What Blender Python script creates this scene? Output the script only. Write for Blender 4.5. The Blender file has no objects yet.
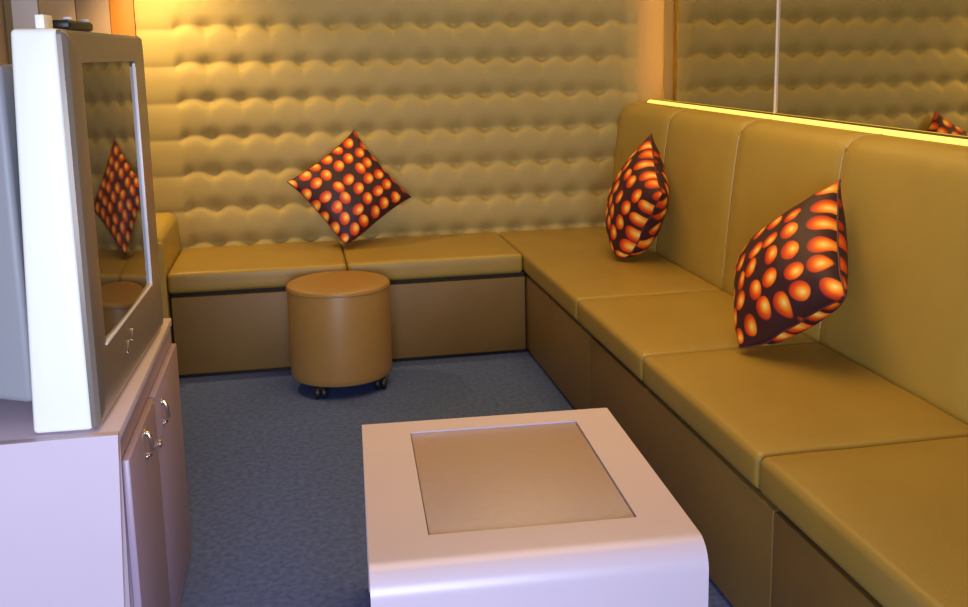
import bpy, bmesh, math, random
from mathutils import Matrix, Vector, noise
random.seed(7)
PI = math.pi
SC = bpy.context.scene
COL = SC.collection

# ------------------------------------------------------------------ materials
def new_mat(name):
    m = bpy.data.materials.new(name); m.use_nodes = True
    nt = m.node_tree
    return m, nt, nt.nodes['Principled BSDF']

def mat(name, color, rough=.5, metal=0.0, var=0.0, scale=20.0, bump=0.0, bscale=200.0, spec=.5, coat=0.0, emit=None, estr=0.0):
    m, nt, b = new_mat(name)
    b.inputs['Base Color'].default_value = (*color, 1)
    b.inputs['Roughness'].default_value = rough
    b.inputs['Metallic'].default_value = metal
    b.inputs['Specular IOR Level'].default_value = spec
    b.inputs['Coat Weight'].default_value = coat
    tc = nt.nodes.new('ShaderNodeTexCoord')
    if var > 0:
        n = nt.nodes.new('ShaderNodeTexNoise'); n.inputs['Scale'].default_value = scale; n.inputs['Detail'].default_value = 5
        nt.links.new(tc.outputs['Object'], n.inputs['Vector'])
        r = nt.nodes.new('ShaderNodeValToRGB')
        r.color_ramp.elements[0].position = .3; r.color_ramp.elements[1].position = .7
        r.color_ramp.elements[0].color = (*[c*(1-var) for c in color], 1)
        r.color_ramp.elements[1].color = (*[min(1, c*(1+var)) for c in color], 1)
        nt.links.new(n.outputs['Fac'], r.inputs['Fac']); nt.links.new(r.outputs['Color'], b.inputs['Base Color'])
    if bump > 0:
        n2 = nt.nodes.new('ShaderNodeTexNoise'); n2.inputs['Scale'].default_value = bscale; n2.inputs['Detail'].default_value = 3
        nt.links.new(tc.outputs['Object'], n2.inputs['Vector'])
        bp = nt.nodes.new('ShaderNodeBump'); bp.inputs['Strength'].default_value = bump; bp.inputs['Distance'].default_value = .002
        nt.links.new(n2.outputs['Fac'], bp.inputs['Height']); nt.links.new(bp.outputs['Normal'], b.inputs['Normal'])
    if emit:
        b.inputs['Emission Color'].default_value = (*emit, 1); b.inputs['Emission Strength'].default_value = estr
    return m

M = {}
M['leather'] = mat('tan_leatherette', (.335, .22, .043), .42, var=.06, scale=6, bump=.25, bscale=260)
M['leather_base_shaded'] = mat('tan_leatherette_base_shaded', (.205, .122, .033), .5, var=.07, scale=5, bump=.25, bscale=260)  # darker copy of the seat leather, shade of the base fronts in its colour
M['back_leather'] = mat('gold_leatherette_back', (.45, .32, .066), .45, var=.05, scale=5, bump=.25, bscale=260)
M['stool_leather'] = mat('caramel_leatherette', (.335, .185, .052), .38, var=.05, scale=5, bump=.2, bscale=260)
M['piping'] = mat('pale_piping', (.48, .355, .135), .5, bump=.2)
M['tuft'] = mat('gold_upholstery_fabric', (.415, .315, .105), .62, var=.05, scale=8, bump=.4, bscale=500)
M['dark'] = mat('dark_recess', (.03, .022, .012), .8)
M['carpet'] = mat('blue_grey_carpet', (.085, .124, .32), .95, var=.22, scale=60, bump=.8, bscale=420, spec=.1)
M['lilac'] = mat('lilac_laminate', (.62, .52, .63), .3, var=.02, scale=4)
M['lilac_door_shaded'] = mat('shaded_lilac_laminate', (.35, .26, .36), .35, var=.03, scale=4)  # darker lilac: shade on the unlit door face put into the colour
M['inset'] = mat('frosted_beige_glass', (.42, .31, .285), .33, var=.03, scale=60)
M['inset_gap'] = mat('inset_joint', (.25, .18, .13), .6)
M['tv_side'] = mat('white_plastic', (.86, .86, .84), .4)
M['tv_front'] = mat('silver_plastic', (.30, .255, .22), .28, metal=.5)
M['tv_rear'] = mat('grey_plastic', (.28, .29, .33), .5)
M['tv_trim'] = mat('bright_silver_trim', (.75, .72, .78), .3)
M['chrome'] = mat('chrome', (.85, .82, .78), .18, metal=1)
M['black'] = mat('black_plastic', (.015, .015, .016), .4)
M['nickel'] = mat('nickel_handle', (.75, .66, .55), .25, metal=1)
M['paint_back'] = mat('warm_wall_paint', (.38, .27, .11), .6, bump=.15)
M['orange_glow'] = mat('painted_orange_glow', (.45, .17, .012), .5, bump=.1)  # lamp glow of a lit recess painted as the strip's orange
M['beige_panel'] = mat('beige_panel', (.62, .44, .22), .55, var=.06, scale=7)
M['rose_panel'] = mat('rose_beige_panel', (.36, .25, .16), .5, var=.06, scale=7)
M['white_paint'] = mat('white_trim_paint', (.85, .83, .85), .5)
M['side_paint'] = mat('side_wall_paint', (.48, .38, .27), .7, bump=.15)
M['ceil'] = mat('ceiling_paint', (.6, .52, .42), .8)
M['led'] = mat('warm_led_diffuser', (1, .75, .25), .5, emit=(1, .70, .12), estr=1.18)
M['ledv'] = mat('amber_led_diffuser', (1, .6, .15), .5, emit=(1, .55, .11), estr=15)

# mirror: slightly warm silvered glass
m, nt, b = new_mat('silvered_mirror')
b.inputs['Base Color'].default_value = (.64, .60, .42, 1); b.inputs['Metallic'].default_value = 1; b.inputs['Roughness'].default_value = .02
M['mirror'] = m
# tv glass
m, nt, b = new_mat('dark_tube_glass')
b.inputs['Base Color'].default_value = (.02, .018, .018, 1); b.inputs['Roughness'].default_value = .035
b.inputs['IOR'].default_value = 1.75; b.inputs['Specular IOR Level'].default_value = .6
M['screen'] = m

# printed cushion fabric: egg-like orange spots on maroon black
def spot_mat():
    m, nt, b = new_mat('orange_spot_print')
    N = nt.nodes.new; L = nt.links.new
    uv = N('ShaderNodeUVMap')
    mp = N('ShaderNodeMapping'); mp.inputs['Scale'].default_value = (5.9, 5.9, 5.9)
    L(uv.outputs['UV'], mp.inputs['Vector'])
    vo = N('ShaderNodeTexVoronoi'); vo.voronoi_dimensions = '2D'; vo.inputs['Scale'].default_value = 1; vo.inputs['Randomness'].default_value = .27
    L(mp.outputs['Vector'], vo.inputs['Vector'])
    sub = N('ShaderNodeVectorMath'); sub.operation = 'SUBTRACT'
    L(mp.outputs['Vector'], sub.inputs[0]); L(vo.outputs['Position'], sub.inputs[1])
    rt = N('ShaderNodeVectorRotate'); rt.rotation_type = 'Z_AXIS'
    wn = N('ShaderNodeTexWhiteNoise'); wn.noise_dimensions = '3D'; L(vo.outputs['Position'], wn.inputs['Vector'])
    sc = N('ShaderNodeMath'); sc.operation = 'MULTIPLY_ADD'; sc.inputs[1].default_value = 1.6; sc.inputs[2].default_value = -.05
    L(wn.outputs['Value'], sc.inputs[0]); L(sub.outputs[0], rt.inputs['Vector']); L(sc.outputs[0], rt.inputs['Angle'])
    ov = N('ShaderNodeVectorMath'); ov.operation = 'MULTIPLY'; ov.inputs[1].default_value = (1.14, .94, 0)
    L(rt.outputs[0], ov.inputs[0])
    ln = N('ShaderNodeVectorMath'); ln.operation = 'LENGTH'; L(ov.outputs[0], ln.inputs[0])
    mask = N('ShaderNodeValToRGB'); cr = mask.color_ramp
    cr.elements[0].position = .39; cr.elements[0].color = (1, 1, 1, 1); cr.elements[1].position = .43; cr.elements[1].color = (0, 0, 0, 1)
    L(ln.outputs['Value'], mask.inputs['Fac'])
    of = N('ShaderNodeVectorMath'); of.operation = 'ADD'; of.inputs[1].default_value = (-.13, -.06, 0); L(ov.outputs[0], of.inputs[0])
    l2 = N('ShaderNodeVectorMath'); l2.operation = 'LENGTH'; L(of.outputs[0], l2.inputs[0])
    hot = N('ShaderNodeValToRGB'); cr = hot.color_ramp
    cr.elements[0].position = .02; cr.elements[0].color = (1, .76, .22, 1)
    cr.elements[1].position = .52; cr.elements[1].color = (.42, .015, .003, 1)
    e = cr.elements.new(.17); e.color = (1, .36, .015, 1)
    e = cr.elements.new(.32); e.color = (.80, .085, .003, 1)
    L(l2.outputs['Value'], hot.inputs['Fac'])
    mx = N('ShaderNodeMix'); mx.data_type = 'RGBA'
    mx.inputs['A'].default_value = (.036, .006, .011, 1)
    L(mask.outputs['Color'], mx.inputs['Factor']); L(hot.outputs['Color'], mx.inputs['B'])
    L(mx.outputs['Result'], b.inputs['Base Color'])
    b.inputs['Roughness'].default_value = .6
    return m
M['spots'] = spot_mat()
M['seam'] = mat('maroon_seam', (.10, .03, .03), .6)

# ------------------------------------------------------------------ helpers
def obj(name, bm, material, parent=None, smooth=True, loc=None, angle=40):
    me = bpy.data.meshes.new(name)
    bmesh.ops.recalc_face_normals(bm, faces=bm.faces)
    bm.to_mesh(me); bm.free()
    o = bpy.data.objects.new(name, me); COL.objects.link(o)
    me.materials.append(material)
    if smooth:
        for p in me.polygons: p.use_smooth = True
        me.set_sharp_from_angle(angle=math.radians(angle))
    if parent: o.parent = parent
    if loc: o.location = loc
    return o

def tag(o, label, cat, group=None):
    o['label'] = label; o['category'] = cat
    if group: o['group'] = group
    return o

def thing(name, label, cat, loc=(0, 0, 0), rotz=0, group=None):
    o = bpy.data.objects.new(name, None); COL.objects.link(o)
    o.location = loc; o.rotation_euler = (0, 0, rotz); o.empty_display_size = .1
    return tag(o, label, cat, group)

def struct(name, bm, material, **k):
    o = obj(name, bm, material, **k); o['kind'] = 'structure'; return o

def box_bm(x0, x1, y0, y1, z0, z1, bev=0.0, seg=3, bm=None):
    bm2 = bmesh.new()
    bmesh.ops.create_cube(bm2, size=1)
    for v in bm2.verts:
        v.co = Vector(((x0+x1)/2 + v.co.x*(x1-x0), (y0+y1)/2 + v.co.y*(y1-y0), (z0+z1)/2 + v.co.z*(z1-z0)))
    if bev > 0:
        bmesh.ops.bevel(bm2, geom=list(bm2.edges), offset=bev, segments=seg, profile=.5, affect='EDGES')
    if bm is None: return bm2
    me = bpy.data.meshes.new('tmp'); bm2.to_mesh(me); bm2.free(); bm.from_mesh(me); bpy.data.meshes.remove(me)
    return bm

def axis_pts(h, r, n):
    e = [-h + r*(1-math.cos(PI/2*i/4))*1.0 for i in range(5)]
    inner = [(-h+r) + (2*(h-r))*i/n for i in range(1, n)]
    return e + inner + [-x for x in reversed(e)]

def soft_box(x0, x1, y0, y1, z0, z1, r=.02, n=(10, 10, 4), crown=0.0, wrinkle=0.0, seed=0, top_only=True):
    """rounded upholstered block with a slightly puffed top"""
    c = Vector(((x0+x1)/2, (y0+y1)/2, (z0+z1)/2)); h = Vector(((x1-x0)/2, (y1-y0)/2, (z1-z0)/2))
    A = [axis_pts(h[i], r, n[i]) for i in range(3)]
    bm = bmesh.new(); cache = {}
    def vert(p):
        k = (round(p[0], 6), round(p[1], 6), round(p[2], 6))
        if k in cache: return cache[k]
        q = Vector(p); inn = Vector([max(-(h[i]-r), min(h[i]-r, q[i])) for i in range(3)])
        d = q-inn
        if d.length > 1e-9: d = d.normalized()*r
        w = inn+d
        if crown:
            w.z += crown*max(0, q.z/h.z if top_only else abs(q.z/h.z))*(1-(q.x/h.x)**4)*(1-(q.y/h.y)**4)
        if wrinkle and q.z > -h.z*.5:
            w += Vector((0, 0, 1))*wrinkle*noise.noise(Vector((q.x*7+seed, q.y*7, q.z*7)))
        cache[k] = bm.verts.new(w+c); return cache[k]
    for ax in range(3):
        i, j = [(1, 2), (0, 2), (0, 1)][ax]
        for s in (-1, 1):
            for a in range(len(A[i])-1):
                for b_ in range(len(A[j])-1):
                    P = []
                    for (da, db) in ((0, 0), (1, 0), (1, 1), (0, 1)):
                        p = [0, 0, 0]; p[ax] = s*h[ax]; p[i] = A[i][a+da]; p[j] = A[j][b_+db]
                        P.append(vert(p))
                    if len(set(P)) == 4:
                        try: bm.faces.new(P)
                        except ValueError: pass
    return bm

def extrude_profile(pts, y0, y1, bm=None, closed=True, ny=1):
    """profile pts (x,z) swept along y with end caps"""
    bm = bm or bmesh.new()
    rings = []
    for k in range(ny+1):
        y = y0+(y1-y0)*k/ny
        rings.append([bm.verts.new((x, y, z)) for x, z in pts])
    n = len(pts)
    for k in range(ny):
        for i in range(n if closed else n-1):
            j = (i+1) % n
            bm.faces.new((rings[k][i], rings[k][j], rings[k+1][j], rings[k+1][i]))
    bm.faces.new(rings[0]); bm.faces.new(list(reversed(rings[-1])))
    return bm

def tube(points, r, seg=8, bm=None):
    bm = bm or bmesh.new(); prev = None; P = [Vector(p) for p in points]
    for i, p in enumerate(P):
        d = (P[min(i+1, len(P)-1)]-P[max(i-1, 0)]).normalized()
        a = d.orthogonal().normalized() if abs(d.z) > .9 else d.cross(Vector((0, 0, 1))).normalized()
        b_ = d.cross(a).normalized()
        ring = [bm.verts.new(p+a*r*math.cos(2*PI*k/seg)+b_*r*math.sin(2*PI*k/seg)) for k in range(seg)]
        if prev:
            for k in range(seg): bm.faces.new((prev[k], prev[(k+1) % seg], ring[(k+1) % seg], ring[k]))
        else: bm.faces.new(ring)
        prev = ring
    bm.faces.new(list(reversed(prev)))
    return bm

def lathe(prof, seg=64, bm=None, cx=0, cy=0):
    bm = bm or bmesh.new(); rings = []
    for r, z in prof:
        if r < 1e-6: rings.append([bm.verts.new((cx, cy, z))])
        else: rings.append([bm.verts.new((cx+r*math.cos(2*PI*k/seg), cy+r*math.sin(2*PI*k/seg), z)) for k in range(seg)])
    for a, b_ in zip(rings, rings[1:]):
        for k in range(seg):
            k2 = (k+1) % seg
            if len(a) == 1 and len(b_) > 1: bm.faces.new((a[0], b_[k], b_[k2]))
            elif len(b_) == 1 and len(a) > 1: bm.faces.new((a[k], a[k2], b_[0]))
            elif len(a) > 1: bm.faces.new((a[k], a[k2], b_[k2], b_[k]))
    return bm

def arc(cx, cz, r, a0, a1, n=8):
    return [(cx+r*math.cos(math.radians(a0+(a1-a0)*i/n)), cz+r*math.sin(math.radians(a0+(a1-a0)*i/n))) for i in range(n+1)]

# ------------------------------------------------------------------ dimensions (metres)
# x right, y away from the viewer, z up; the bench's inner floor corner is the origin
YW = .56       # wall behind the back bench
XM = .75       # face of the mirrors
XW = .81       # right wall
YR = -4.8      # rear wall
XL = -2.02     # left wall
HC = 2.5

# ------------------------------------------------------------------ setting
struct('floor', box_bm(XL-.1, XW+.1, YR-.1, YW+.1, -.06, 0), M['carpet'], smooth=False)
struct('ceiling', box_bm(XL-.1, XW+.1, YR-.1, YW+.1, HC, HC+.06), M['ceil'], smooth=False)
struct('wall_back', box_bm(XL-.1, XW+.1, YW, YW+.1, 0, HC), M['paint_back'], smooth=False)
struct('wall_right', box_bm(XW, XW+.1, YR-.1, YW, 0, HC), M['side_paint'], smooth=False)
struct('wall_left', box_bm(XL-.1, XL, YR-.1, YW, 0, HC), M['side_paint'], smooth=False)
bm = box_bm(XL, -1.75, YR-.1, YR, 0, HC); box_bm(-.35, XW, YR-.1, YR, 0, HC, bm=bm); box_bm(-1.75, -.35, YR-.1, YR, 2.15, HC, bm=bm)
struct('wall_rear', bm, M['side_paint'], smooth=False)

# left part of the back wall: orange strip, two beige boards, white post
struct('trim_1', box_bm(-1.612, -1.518, YW-.03, YW, 0, HC, .004, 2), M['orange_glow'])
struct('trim_2', box_bm(-1.745, -1.614, YW-.02, YW, 0, HC, .003, 2), M['rose_panel'])
struct('trim_3', box_bm(-1.885, -1.747, YW-.02, YW, 0, HC, .003, 2), M['beige_panel'])
struct('trim_4', box_bm(-1.985, -1.887, YW-.035, YW, 0, HC, .003, 2), M['white_paint'])

# quilted gold panel on the back wall
def quilt():
    bm = bmesh.new()
    x0, x1, z0, z1 = -1.515, .655, .40, 2.46
    cw, z_c, rh = .1318, .573, .1535
    xb0 = -1.375; nb = 15
    nx, nz = 360, 330
    dep = .034
    def height(x, z):
        u = (x-xb0)/cw
        inside = max(0, min(1, (u+.02)/.25))*max(0, min(1, (nb+.02-u)/.25))     # flat strips at either end
        fu = u-math.floor(u)
        scal = 1-abs(2*fu-1)**2.6
        # crease bows upward between two buttons
        v = (z-z_c)/rh - .115*scal*inside
        fv = v-math.floor(v)
        row = 1-abs(2*fv-1)**2.6                     # pillow-like between creases
        top = .12*(fv-.5)*(1-abs(2*fv-1)**4)         # fuller near the top of each roll
        k = round(v); d_v = (v-k)*rh
        kb = min(max(round(u), 0), nb); d_u = (u-kb)*cw
        dz_ = z-(z_c+k*rh)-.002
        d2_ = (d_u/(.034 if dz_ > 0 else .026))**2+(dz_/(.040 if dz_ > 0 else .013))**2
        dim = math.exp(-d2_)
        pleat = math.exp(-abs(d_u)/.012)*math.exp(-(min(fv, 1-fv)*rh/.045)**2)
        flat = 1-inside
        nb_ = math.exp(-(d_u/.040)**2); lo = .60-.12*nb_
        h = dep*(lo+(1-lo)*row)+dep*top*inside
        h = h*(1-flat*.45)+flat*dep*.30
        h -= inside*(.019*dim+.002*pleat)
        return max(.001, h)
    G = []
    for j in range(nz+1):
        z = z0+(z1-z0)*j/nz
        G.append([bm.verts.new((x0+(x1-x0)*i/nx, YW-height(x0+(x1-x0)*i/nx, z)-.004, z)) for i in range(nx+1)])
    for j in range(nz):
        for i in range(nx):
            bm.faces.new((G[j][i], G[j][i+1], G[j+1][i+1], G[j+1][i]))
    # back
    b0 = [bm.verts.new(p) for p in ((x0, YW-.001, z0), (x1, YW-.001, z0), (x1, YW-.001, z1), (x0, YW-.001, z1))]
    bm.faces.new(list(reversed(b0)))
    bm.faces.new([b0[0], b0[1]]+[G[0][i] for i in range(nx, -1, -1)])
    bm.faces.new([b0[3]]+[G[nz][i] for i in range(nx+1)]+[b0[2]])
    bm.faces.new([b0[0]]+[G[j][0] for j in range(nz+1)]+[b0[3]])
    bm.faces.new([b0[1], b0[2]]+[G[j][nx] for j in range(nz, -1, -1)])
    return bm
q = obj('upholstered_wall_panel', quilt(), M['tuft'], angle=60)
tag(q, 'gold button-tufted upholstered panel covering the wall behind the far bench', 'wall panel')

# ------------------------------------------------------------------ right wall: mirrors, ledge light
def mirror(y0, y1, label):
    t = thing('wall_mirror', label, 'mirror', (XM, (y0+y1)/2, 0), 0, 'mirror panels along the right wall')
    h = (y1-y0)/2
    obj('mirror_glass', box_bm(0, .006, -h+.004, h-.004, 1.0, 2.44, .0008, 1), M['mirror'], t, smooth=False)
    obj('backing_board', box_bm(.007, .03, -h+.02, h-.02, 1.0, 2.42), M['dark'], t, smooth=False)
    obj('polished_edge', box_bm(-.0005, .0065, h-.004, h, 1.0, 2.44), M['piping'], t, smooth=False)
    return t
mirror(-.650, .452, 'far mirror panel above the bench, beside the tufted wall corner')
mirror(-3.30, -.656, 'near mirror panel above the bench, on the viewer side of the silver joint strip')
struct('trim_7', box_bm(XM-.006, XM+.004, -.6562, -.6498, 1.0, 2.44, .001, 2), M['tv_trim'])

# battens carrying the mirrors and the ledge under them (part of the wall)
struct('trim_5', box_bm(.781, XW, -3.4, .40, 1.0, 2.44), M['dark'], smooth=False)
struct('trim_6', box_bm(.70, XW, -3.4, YW, .90, .972, .003, 2), M['back_leather'])

led = thing('light_strip', 'glowing yellow light strip along the ledge between bench back and mirrors', 'light', (.722, -1.43, .972))
obj('channel', box_bm(-.020, .022, -1.95, 1.975, 0, .006), M['nickel'], led, smooth=False)
bm = extrude_profile([(-.018, .006), (.020, .006)]+arc(.001, .008, .018, 0, 180, 8), -1.95, 1.975)
obj('diffuser', bm, M['led'], led)
lv = thing('corner_light', 'amber vertical light tube tucked behind the far mirror edge in the corner', 'light', (.790, .43, 1.0))
obj('diffuser', lathe([(0, .01), (.008, .01), (.008, 1.40), (0, 1.40)], 12), M['ledv'], lv)
obj('end_cap', lathe([(0, 0), (.009, 0), (.009, .012), (0, .012)], 12), M['nickel'], lv)

# ------------------------------------------------------------------ bench: bases, cushions, back
def bench(x0, x1, y0, y1, label, toe):
    """toe: which side is the front: 'y' (faces -y) or 'x' (faces -x)"""
    cx, cy = (x0+x1)/2, (y0+y1)/2
    a = dict(x0=x0-cx, x1=x1-cx, y0=y0-cy, y1=y1-cy)
    t = thing('bench', label, 'bench', (cx, cy, 0), 0, 'bench units under the seat cushions')
    ix, iy = (.0, .018) if toe == 'y' else (.018, .0)
    obj('body', box_bm(a['x0']+.001, a['x1']-.001, a['y0']+.001, a['y1']-.001, .014, .322, .005, 3), M['leather_base_shaded'], t)
    obj('plinth', box_bm(a['x0']+.002+ix, a['x1']-.002, a['y0']+.002+iy, a['y1']-.002, 0, .016), M['dark'], t, smooth=False)
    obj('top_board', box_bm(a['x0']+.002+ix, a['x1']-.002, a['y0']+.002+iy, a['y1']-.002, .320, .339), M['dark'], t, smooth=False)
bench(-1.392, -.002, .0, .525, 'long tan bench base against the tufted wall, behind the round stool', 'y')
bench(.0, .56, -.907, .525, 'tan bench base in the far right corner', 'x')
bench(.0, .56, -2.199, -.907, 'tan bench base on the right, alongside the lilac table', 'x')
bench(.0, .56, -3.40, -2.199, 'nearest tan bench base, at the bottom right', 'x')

def seat(x0, x1, y0, y1, label, seed):
    cx, cy = (x0+x1)/2, (y0+y1)/2
    nx, ny = int((x1-x0)/.05), int((y1-y0)/.05)
    bm = soft_box(x0-cx+.0012, x1-cx-.0012, y0-cy+.0012, y1-cy-.0012, 0, .081, .017, (nx, ny, 3), .006, .0022, seed)
    o = obj('seat_cushion', bm, M['leather'], loc=(cx, cy, .339), angle=70)
    return tag(o, label, 'cushion', 'bench seat cushions')
seat(-1.400, -.720, -.012, .522, 'flat tan seat cushion at the far left end of the bench under the tufted wall', 1)
seat(-.720, -.012, -.012, .522, 'flat tan seat cushion on the back bench between left end and corner', 2)
seat(-.012, .512, -.795, .522, 'long flat tan seat cushion in the far right corner', 3)
seat(-.012, .512, -1.443, -.795, 'flat tan seat cushion on the right bench, next after the corner one', 4)
seat(-.012, .512, -2.147, -1.443, 'flat tan seat cushion on the right bench directly in front of the nearest spotted pillow', 5)
seat(-.012, .512, -2.86, -2.147, 'nearest flat tan seat cushion, at the bottom right of the photo', 6)
seat(-.012, .512, -3.40, -2.86, 'flat tan seat cushion closest to the viewer, past the bottom right edge', 7)

# upholstered back along the right wall, in panels
bk = thing('padded_wall_back', 'high golden upholstered backrest running along the right wall under the mirrors', 'backrest', (.6, 0, 0))
def back_profile(g=0):
    P = [(.516, .345), (.520, .45), (.527, .54), (.535, .64), (.545, .75), (.556, .85), (.565, .92)]
    P += [(.570, .938), (.578, .955), (.590, .969), (.606, .979), (.625, .985), (.65, .988), (.685, .988), (.694, .984)]
    P += [(.699, .975), (.699, .345)]
    return [(x+g-.6, z) for x, z in P]
ys = [.548, -.095, -.755, -1.42, -2.08, -2.74, -3.40]
for a, b_ in zip(ys, ys[1:]):
    bm = bmesh.new(); rings = []
    n = 10; ed = .010
    yl = [b_+.001, b_+.003, b_+ed] + [b_+ed+(a-b_-2*ed)*k/n for k in range(1, n)] + [a-ed, a-.003, a-.001]
    for k, y in enumerate(yl):
        e = min(y-b_, a-y); sh = .006*(1-min(1, e/ed))**2
        puff = .004*(1-abs(2*(y-b_)/(a-b_)-1)**4)
        pr = back_profile()
        ring = []
        for i, (x, z) in enumerate(pr):
            if i < 13: x2, z2 = x+sh-puff*(1 if .4 < z < .9 else .3), z-(sh if z > .93 else 0)
            else: x2, z2 = x, z
            ring.append(bm.verts.new((x2, y, z2)))
        rings.append(ring)
    m_ = len(rings[0])
    for r0, r1 in zip(rings, rings[1:]):
        for i in range(m_):
            j = (i+1) % m_; bm.faces.new((r0[i], r0[j], r1[j], r1[i]))
    bm.faces.new(rings[0]); bm.faces.new(list(reversed(rings[-1])))
    pan = obj('back_panel', bm, M['back_leather'], bk)
    if b_ > -3.3:
        pts = [(x+.0028, b_, z-(.0028 if z > .95 else 0)) for x, z in back_profile()[1:14]]
        obj('piping', tube(pts, .0042, 8), M['piping'], pan)

# arm block closing the far left end
pr = [(-.075, .0), (-.075, .50)]+arc(-.005, .508, .070, 180, 90, 8)[1:]+arc(.030, .538, .040, 90, 0, 8)+[(.072, .50), (.075, .40), (.075, 0)]
bm = extrude_profile([(x, z) for x, z in pr], -.022, .520, ny=6)
bmesh.ops.bevel(bm, geom=[e for e in bm.edges if all(abs(v.co.y+.022) < 1e-5 for v in e.verts)], offset=.018, segments=4, profile=.5, affect='EDGES')
for v in bm.verts: v.co.z = max(v.co.z, .022)
ar = thing('padded_end_block', 'plain golden padded arm block at the left end of the back bench', 'armrest', (-1.476, 0, 0))
obj('body', bm, M['back_leather'], ar, angle=50)
obj('plinth', box_bm(-.06, .072, .0, .51, 0, .024), M['dark'], ar, smooth=False)

# ------------------------------------------------------------------ scatter pillows
def pillow(label, loc, rot, side=.365, thick=.078, seed=0, sag=0.0):
    n = 44; bm = bmesh.new(); uvl = bm.loops.layers.uv.new('UVMap')
    ca, sa = math.cos(PI/4), math.sin(PI/4)
    def pos(u, v, s):
        cu = 1-.055*(1-v*v)*abs(u)**1.0; cv = 1-.055*(1-u*u)*abs(v)**1.0
        corner = (abs(u)*abs(v))**7
        x, z = u*cu*side/2, v*cv*side/2
        x *= 1+.035*corner; z *= 1+.035*corner
        prof = max(0, (1-u*u)*(1-v*v))
        t = thick*prof**.46*(1+.10*noise.noise(Vector((u*1.7+seed, v*1.7, s*3))))
        t += .004*noise.noise(Vector((u*5+seed, v*5, s*5+2)))*prof
        edge = 1-prof
        y = -s*t + .006*edge*noise.noise(Vector((u*3+seed, v*3, 9)))
        X, Z = ca*x-sa*z, sa*x+ca*z
        return Vector((X, y, Z))
    grid = {}
    for s in (1, -1):
        for i in range(n+1):
            for j in range(n+1):
                u, v = math.sin((2*i/n-1)*PI/2*.92)/math.sin(PI/2*.92), math.sin((2*j/n-1)*PI/2*.92)/math.sin(PI/2*.92)
                border = i in (0, n) or j in (0, n)
                if border and s == -1: grid[s, i, j] = grid[1, i, j]
                else: grid[s, i, j] = (bm.verts.new(pos(u, v, s)), (u, v))
    for s in (1, -1):
        for i in range(n):
            for j in range(n):
                Q = [grid[s, i, j], grid[s, i+1, j], grid[s, i+1, j+1], grid[s, i, j+1]]
                if s == -1: Q.reverse()
                f = bm.faces.new([q_[0] for q_ in Q])
                for lp, q_ in zip(f.loops, Q):
                    off = .37*seed+(0 if s == 1 else 3.3)
                    lp[uvl].uv = (q_[1][0]*.5+.5+off, q_[1][1]*.5+.5+off*.7)
    from mathutils import Euler
    W_ = Matrix.Translation(Vector(loc)) @ Euler(rot).to_matrix().to_4x4(); Wi = W_.inverted()
    def settle(p):
        # the corner that carries the weight flattens on the seat
        w = W_ @ p; fl, k = .4285, .065
        if w.z < fl+k:
            t = (fl+k-w.z)
            w.z = fl+k-k*(1-math.exp(-t/k))
        return Wi @ w
    for v in bm.verts: v.co = settle(v.co)
    o = obj('throw_pillow', bm, M['spots'], loc=loc, angle=120)
    o.rotation_euler = rot
    # seam cord round the edge
    pts = []
    def e(u, v): return settle(pos(u, v, 1))
    N = 24
    for k in range(N): pts.append(e(-1+2*k/N, -1))
    for k in range(N): pts.append(e(1, -1+2*k/N))
    for k in range(N): pts.append(e(1-2*k/N, 1))
    for k in range(N+1): pts.append(e(-1, 1-2*k/N))
    obj('seam_cord', tube(pts, .0028, 6), M['seam'], o)
    return tag(o, label, 'pillow', 'orange spotted throw pillows')
R = math.radians
pillow('orange spotted dark pillow standing on its corner against the tufted back wall', (-.676, .365, .663), (R(-22.8), R(10.4), R(7.2)), seed=1)
pillow('orange spotted dark pillow seen edge-on in the far right corner of the bench', (.395, -.222, .632), (R(-17), R(-16), R(-90)), seed=2, side=.40, thick=.105)
pillow('orange spotted dark pillow nearest the viewer, leaning on the right backrest', (.376, -1.512, .636), (R(-29.4), R(.1), R(-89.7)), seed=3, side=.382, thick=.105)

# ------------------------------------------------------------------ round stool
st = thing('round_stool', 'round caramel leatherette drum stool on castors in front of the back bench', 'stool', (-.765, -.225, 0))
r = .188
obj('body', lathe([(0, .050), (r-.012, .050), (r-.004, .053), (r-.001, .060), (r, .075), (r, .375), (r-.001, .382), (r-.005, .385), (0, .385)], 80), M['stool_leather'], st)
obj('seat_pad', lathe([(0, .3855), (r-.002, .3855), (r+.001, .3885), (r+.001, .392), (r-.002, .3965), (r-.008, .400), (r-.022, .4045), (r-.06, .410), (r-.12, .4135), (0, .415)], 80), M['stool_leather'], st)
bm = bmesh.new(); pts = [((r+.0005)*math.cos(2*PI*k/64), (r+.0005)*math.sin(2*PI*k/64), .3855) for k in range(65)]
obj('welt', tube(pts, .0028, 6), M['stool_leather'], st)
for k in range(4):
    a = R(-122+90*k); cx, cy = .160*math.cos(a), .160*math.sin(a)
    c = obj('castor', lathe([(0, .036), (.016, .036), (.018, .042), (.018, .0495), (0, .0495)], 16, cx=0, cy=0), M['black'], st, loc=(cx, cy, 0))
    for s in (-1, 1):
        bm = lathe([(0, -.009), (.021, -.009), (.024, -.005), (.024, .005), (.021, .009), (0, .009)], 20)
        w = obj('wheel', bm, M['black'], c, loc=(s*.0115, 0, .0242)); w.rotation_euler = (0, PI/2, 0)
    
# ------------------------------------------------------------------ lilac coffee table with waterfall front
tt = thing('coffee_table', 'lilac box coffee table with rounded front edge and beige inset top', 'table', (-.207, -1.758, 0), R(-2.726))
W, D, H, rf = .571, .688, .402, .048
ins = dict(x0=-.466, x1=-.466+.376, y0=-.071-.493, y1=-.071)
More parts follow.
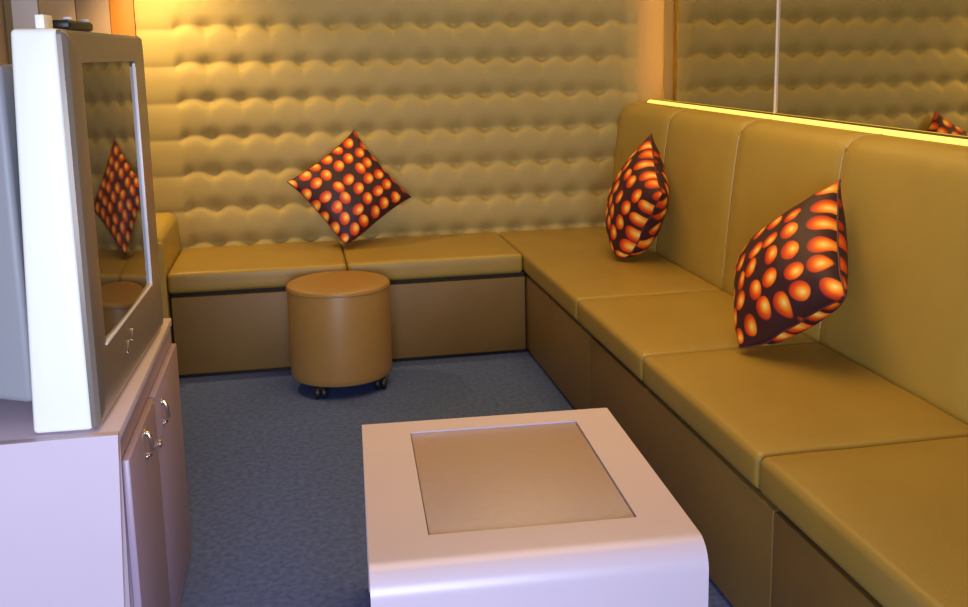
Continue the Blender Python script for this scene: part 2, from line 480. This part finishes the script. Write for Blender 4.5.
# shell: back panel, flat top with a cut-out, curved front
def shell():
    bm = bmesh.new(); th = .022
    outer = [(-.0, 0), (-.0, H-.004), (-.004, H)]
    top = [(ins['y1'], H), (ins['y0'], H)]
    curve = arc(-D+rf, H-rf, rf, 90, 180, 14)
    prof = outer+top+curve+[(-D, 0)]
    innr = [(-th, 0), (-th, H-th-.004), (-th-.004, H-th)]+[(ins['y1'], H-th), (ins['y0'], H-th)]+arc(-D+rf, H-rf, rf-th, 90, 180, 14)+[(-D+th, 0)]
    xs = [-W, ins['x0'], ins['x1'], 0]
    n = len(prof)
    O = [[bm.verts.new((x, y, z)) for (y, z) in prof] for x in xs]
    I = [[bm.verts.new((x, y, z)) for (y, z) in innr] for x in xs]
    for a in range(3):
        for i in range(n-1):
            hole = a == 1 and i == 3
            if not hole:
                bm.faces.new((O[a][i], O[a+1][i], O[a+1][i+1], O[a][i+1]))
                bm.faces.new((I[a][i+1], I[a+1][i+1], I[a+1][i], I[a][i]))
        for k in (0, n-1):
            bm.faces.new((O[a][k], I[a][k], I[a+1][k], O[a+1][k]))
    for a in (0, 3):
        for i in range(n-1): bm.faces.new((O[a][i], O[a][i+1], I[a][i+1], I[a][i]))
    # walls of the cut-out
    for (a, i), (c, j) in (((1, 3), (2, 3)), ((2, 3), (2, 4)), ((2, 4), (1, 4)), ((1, 4), (1, 3))):
        bm.faces.new((O[a][i], O[c][j], I[c][j], I[a][i]))
    return bm
obj('shell', shell(), M['lilac'], tt, angle=35)
for s in (0, 1):
    x0 = -W+.006 if s == 0 else -.024
    obj('side_panel', box_bm(x0, x0+.018, -D+.024, -.023, .0, H-.023), M['lilac'], tt, smooth=False)
obj('inset_panel', box_bm(ins['x0']+.002, ins['x1']-.002, ins['y0']+.002, ins['y1']-.002, H-.02, H-.0035, .001, 2), M['inset'], tt)
obj('inset_support', box_bm(ins['x0']-.02, ins['x1']+.02, ins['y0']-.02, ins['y1']+.02, H-.034, H-.0225), M['inset_gap'], tt, smooth=False)

# ------------------------------------------------------------------ lilac television cabinet
cb = thing('television_cabinet', 'lilac low cabinet with two doors under the television', 'cabinet', (-1.21, -2.225, 0))
CW, CD, CHh = .785, .70, .606
bm = box_bm(-CD, -.031, .018, CW, 0, CHh-.018)
obj('carcass', bm, M['lilac'], cb, smooth=False)
obj('top_board', box_bm(-CD, 0.0, .018, CW+.001, CHh-.018, CHh, .002, 2), M['lilac'], cb)
def prism_z(lo, hi, z0, z1):
    bm = bmesh.new(); a = [bm.verts.new((x, y, z0)) for x, y in lo]; b2 = [bm.verts.new((x, y, z1)) for x, y in hi]
    bm.faces.new(list(reversed(a))); bm.faces.new(b2)
    for i in range(len(a)):
        j = (i+1) % len(a); bm.faces.new((a[i], a[j], b2[j], b2[i]))
    return bm
# the near side panel is cut back towards the floor, the frame slants out from it to the doors
obj('side_panel', prism_z([(-CD, 0), (-.027, 0), (-.014, .018), (-CD, .018)], [(-CD, 0), (0, 0), (0, .018), (-CD, .018)], 0, CHh), M['lilac'], cb, smooth=False)
obj('face_frame', prism_z([(-.03, .0185), (-.014, .0185), (-.004, .032), (-.004, CW), (-.03, CW)], [(-.03, .0185), (-.004, .0185), (-.004, .032), (-.004, CW), (-.03, CW)], 0, CHh-.018), M['lilac_door_shaded'], cb, smooth=False)
for k, (y0, y1) in enumerate(((.030, .360), (.366, .765))):
    d = obj('door', box_bm(-.004, .010, y0, y1, .012, .548, .0035, 2), M['lilac_door_shaded'], cb)
    hy, hz = (.212, .022) if k == 0 else (.455, 0)
    pts = [(.010, hy+.004, .458+hz), (.016, hy+.004, .460+hz), (.020, hy+.004, .470+hz), (.020, hy, .483+hz), (.020, hy-.004, .496+hz), (.016, hy-.004, .506+hz), (.010, hy-.004, .508+hz)]
    h_ = obj('handle', tube(pts, .0042, 10), M['nickel'], d)
    for z, dy in ((.458, .004), (.508, -.004)): 
        bm = lathe([(0, 0), (.007, 0), (.007, .002), (.005, .003), (0, .003)], 16)
        f = obj('rosette', bm, M['nickel'], h_, loc=(.010, hy+dy, z+hz)); f.rotation_euler = (0, PI/2, 0)
    if k == 1:
        bm = lathe([(0, 0), (.009, 0), (.009, .003), (.007, .005), (0, .005)], 20)
        f = obj('lock', bm, M['nickel'], d, loc=(.010, y0+.012, .442)); f.rotation_euler = (0, PI/2, 0)

# ------------------------------------------------------------------ television
tv = thing('television', 'large silver tube television with white side standing on the lilac cabinet', 'television', (-1.243, -2.205, .606), R(-2.0))
TW, TH = .682, .673
# housing side shell
bm = soft_box(-.100, -.010, 0, TW, .004, TH, .008, (3, 8, 8))
for v in bm.verts:
    if v.co.x < -.05: v.co.x -= .004-.026*v.co.z/TH+.002        # the rear edge leans: deeper at the bottom
obj('housing', bm, M['tv_side'], tv, angle=60)
# tapered tube cover behind
bm = bmesh.new()
A_ = [(-.112, .045, .04), (-.112, TW-.045, .04), (-.112, TW-.045, TH-.05), (-.112, .045, TH-.05)]
B_ = [(-.43, .16, .06), (-.43, TW-.16, .06), (-.43, TW-.16, TH-.20), (-.43, .16, TH-.20)]
va = [bm.verts.new(p) for p in A_]; vb = [bm.verts.new(p) for p in B_]
bm.faces.new(va); bm.faces.new(list(reversed(vb)))
for i in range(4): bm.faces.new((va[i], va[(i+1) % 4], vb[(i+1) % 4], vb[i]))
bmesh.ops.bevel(bm, geom=list(bm.edges), offset=.015, segments=3, profile=.5, affect='EDGES')
obj('rear_cover', bm, M['tv_rear'], tv)
# front bezel ring with opening
s0, s1, t0, t1 = .086, .562, .130, .618
bm = bmesh.new()
def ringpts(y0, y1, z0, z1, x, rr, n=5):
    P = []
    for (cy, cz, a0) in ((y1-rr, z1-rr, 0), (y0+rr, z1-rr, 90), (y0+rr, z0+rr, 180), (y1-rr, z0+rr, 270)):
        for i in range(n+1):
            a = R(a0+90*i/n); P.append((x, cy+rr*math.cos(a), cz+rr*math.sin(a)))
    return P
loops = [ringpts(.002, TW-.002, .006, TH-.002, -.012, .008), ringpts(.002, TW-.002, .006, TH-.002, -.004, .008), ringpts(.008, TW-.008, .012, TH-.008, .003, .008),
         ringpts(.022, TW-.022, .026, TH-.022, .006, .010), ringpts(s0, s1, t0, t1, .004, .006), ringpts(s0+.002, s1-.002, t0+.002, t1-.002, -.004, .005)]
VV = [[bm.verts.new(p) for p in lp] for lp in loops]
for a, b_ in zip(VV, VV[1:]):
    for i in range(len(a)): bm.faces.new((a[i], a[(i+1) % len(a)], b_[(i+1) % len(a)], b_[i]))
bm.faces.new(VV[0])
obj('bezel', bm, M['tv_front'], tv, angle=35)
# pale strips painting light on the recess walls: far side and lower ledge
obj('highlight_strip', box_bm(-.004, .0052, s1-.003, s1+.0005, t0, t1-.012, .0005, 2), M['tv_trim'], tv)['label'] = 'painted highlight strip down the far edge of the screen'
obj('highlight_strip', box_bm(-.004, .0062, s0, s1-.003, t0-.002, t0+.002, .0005, 2), M['tv_trim'], tv)['label'] = 'painted highlight strip along the lower edge of the screen'
# curved tube face, vertical cylinder
bm = bmesh.new(); Rr = 8.5; ny, nz = 40, 2; G = []
ymid, zmid = (s0+s1)/2, (t0+t1)/2
for i in range(ny+1):
    y = s0+(s1-s0)*i/ny
    x = .0025-(Rr-math.sqrt(Rr*Rr-(y-ymid)**2))
    G.append([bm.verts.new((x, y, t0+(t1-t0)*j/nz)) for j in range(nz+1)])
for i in range(ny):
    for j in range(nz): bm.faces.new((G[i][j], G[i+1][j], G[i+1][j+1], G[i][j+1]))
ex = bmesh.ops.extrude_face_region(bm, geom=list(bm.faces))
for v in ex['geom']:
    if isinstance(v, bmesh.types.BMVert): v.co.x -= .0045
obj('screen', bm, M['screen'], tv, angle=30)
# swept lower front lip and foot
pr = [(-.10, 0), (-.10, .006), (-.012, .006), (-.02, 0)]
obj('foot', extrude_profile(pr, .05, TW-.02), M['tv_front'], tv, angle=35)
for k, (y, z) in enumerate(((.255, .075), (.300, .087))):
    b_ = box_bm(.004, .0075, -.005, .005, -.012, .012, .0015, 2)
    o = obj('badge_mark', b_, M['chrome'], tv, loc=(0, y, z)); o.rotation_euler = (R(-35), 0, 0)

# small things on top of the set
zt = .606+TH
bx = obj('adapter_box', box_bm(-.007, .007, -.03, .03, 0, .022, .002, 2), M['tv_side'], loc=(-1.279, -2.165, zt))
tag(bx, 'small white box lying on top of the television', 'box')
rm = thing('remote_control', 'small dark remote control lying along the front top edge of the television', 'remote control', (-1.262, -2.03, zt), R(-2))
obj('case', box_bm(-.016, .016, -.085, .085, 0, .016, .005, 3), M['black'], rm)
for y in (-.06, .065):
    obj('button', lathe([(0, .017), (.008, .017), (.007, .021), (0, .022)], 16), M['tv_trim'], rm, loc=(.006, y, 0))

# ------------------------------------------------------------------ light
def area(name, loc, target, sx, sy, power, color, spread=180):
    l = bpy.data.lights.new(name, 'AREA'); l.shape = 'RECTANGLE'; l.size = sx; l.size_y = sy; l.energy = power; l.color = color
    l.spread = math.radians(spread)
    o = bpy.data.objects.new(name, l); COL.objects.link(o); o.location = loc
    d = Vector(target)-Vector(loc); o.rotation_euler = d.to_track_quat('-Z', 'Y').to_euler(); return o
def spot(name, loc, target, power, color, ang=80, blend=.6, rad=.04):
    l = bpy.data.lights.new(name, 'SPOT'); l.energy = power; l.color = color; l.spot_size = math.radians(ang); l.spot_blend = blend; l.shadow_soft_size = rad
    o = bpy.data.objects.new(name, l); COL.objects.link(o); o.location = loc
    d = Vector(target)-Vector(loc); o.rotation_euler = d.to_track_quat('-Z', 'Y').to_euler(); return o
WARM = (1, .62, .24)
area('ceiling_light', (-.30, -1.35, 2.46), (-.30, -1.35, 0), 1.5, 1.6, 21.5, (1, .63, .21), 130)
area('wall_wash_light', (.15, .22, 2.44), (.15, .50, 1.0), 1.0, .12, 7, (1, .68, .27))
spot('wall_spot_light', (-1.50, .16, 1.68), (-1.26, .56, .80), 46, (1, .66, .25), 115, 1.0, .04)
area('doorway_daylight', (-1.05, -4.95, .92), (-1.05, 0, .72), 1.35, 1.3, 40, (.72, .80, 1), 110)

w = bpy.data.worlds.new('World'); SC.world = w; w.use_nodes = True
w.node_tree.nodes['Background'].inputs['Color'].default_value = (.55, .62, .8, 1)
w.node_tree.nodes['Background'].inputs['Strength'].default_value = .1

# ------------------------------------------------------------------ camera
f, PX, PY = 1014.165, 499.907, 229.173
a, b_, c = R(9.979), R(-.985), R(-11.252)
fw = Vector((-math.sin(c)*math.cos(a), math.cos(c)*math.cos(a), -math.sin(a)))
rv = Vector((math.cos(c), math.sin(c), 0)); uv_ = rv.cross(fw)
r2 = rv*math.cos(b_)+uv_*math.sin(b_); u2 = -rv*math.sin(b_)+uv_*math.cos(b_)
cam = bpy.data.cameras.new('camera'); co = bpy.data.objects.new('camera', cam); COL.objects.link(co)
mw = Matrix((r2, u2, -fw)).transposed().to_4x4(); mw.translation = Vector((-.890, -3.944, 1.232))
co.matrix_world = mw
cam.sensor_fit = 'HORIZONTAL'; cam.sensor_width = 36; cam.lens = f/968*36
cam.shift_x = (484-PX)/968; cam.shift_y = (PY-303.5)/968
cam.clip_start = .02
SC.camera = co
SC.view_settings.view_transform = 'Standard'; SC.view_settings.look = 'None'
SC.view_settings.exposure = 0.0; SC.view_settings.gamma = 1; SC.view_settings.use_curve_mapping = False
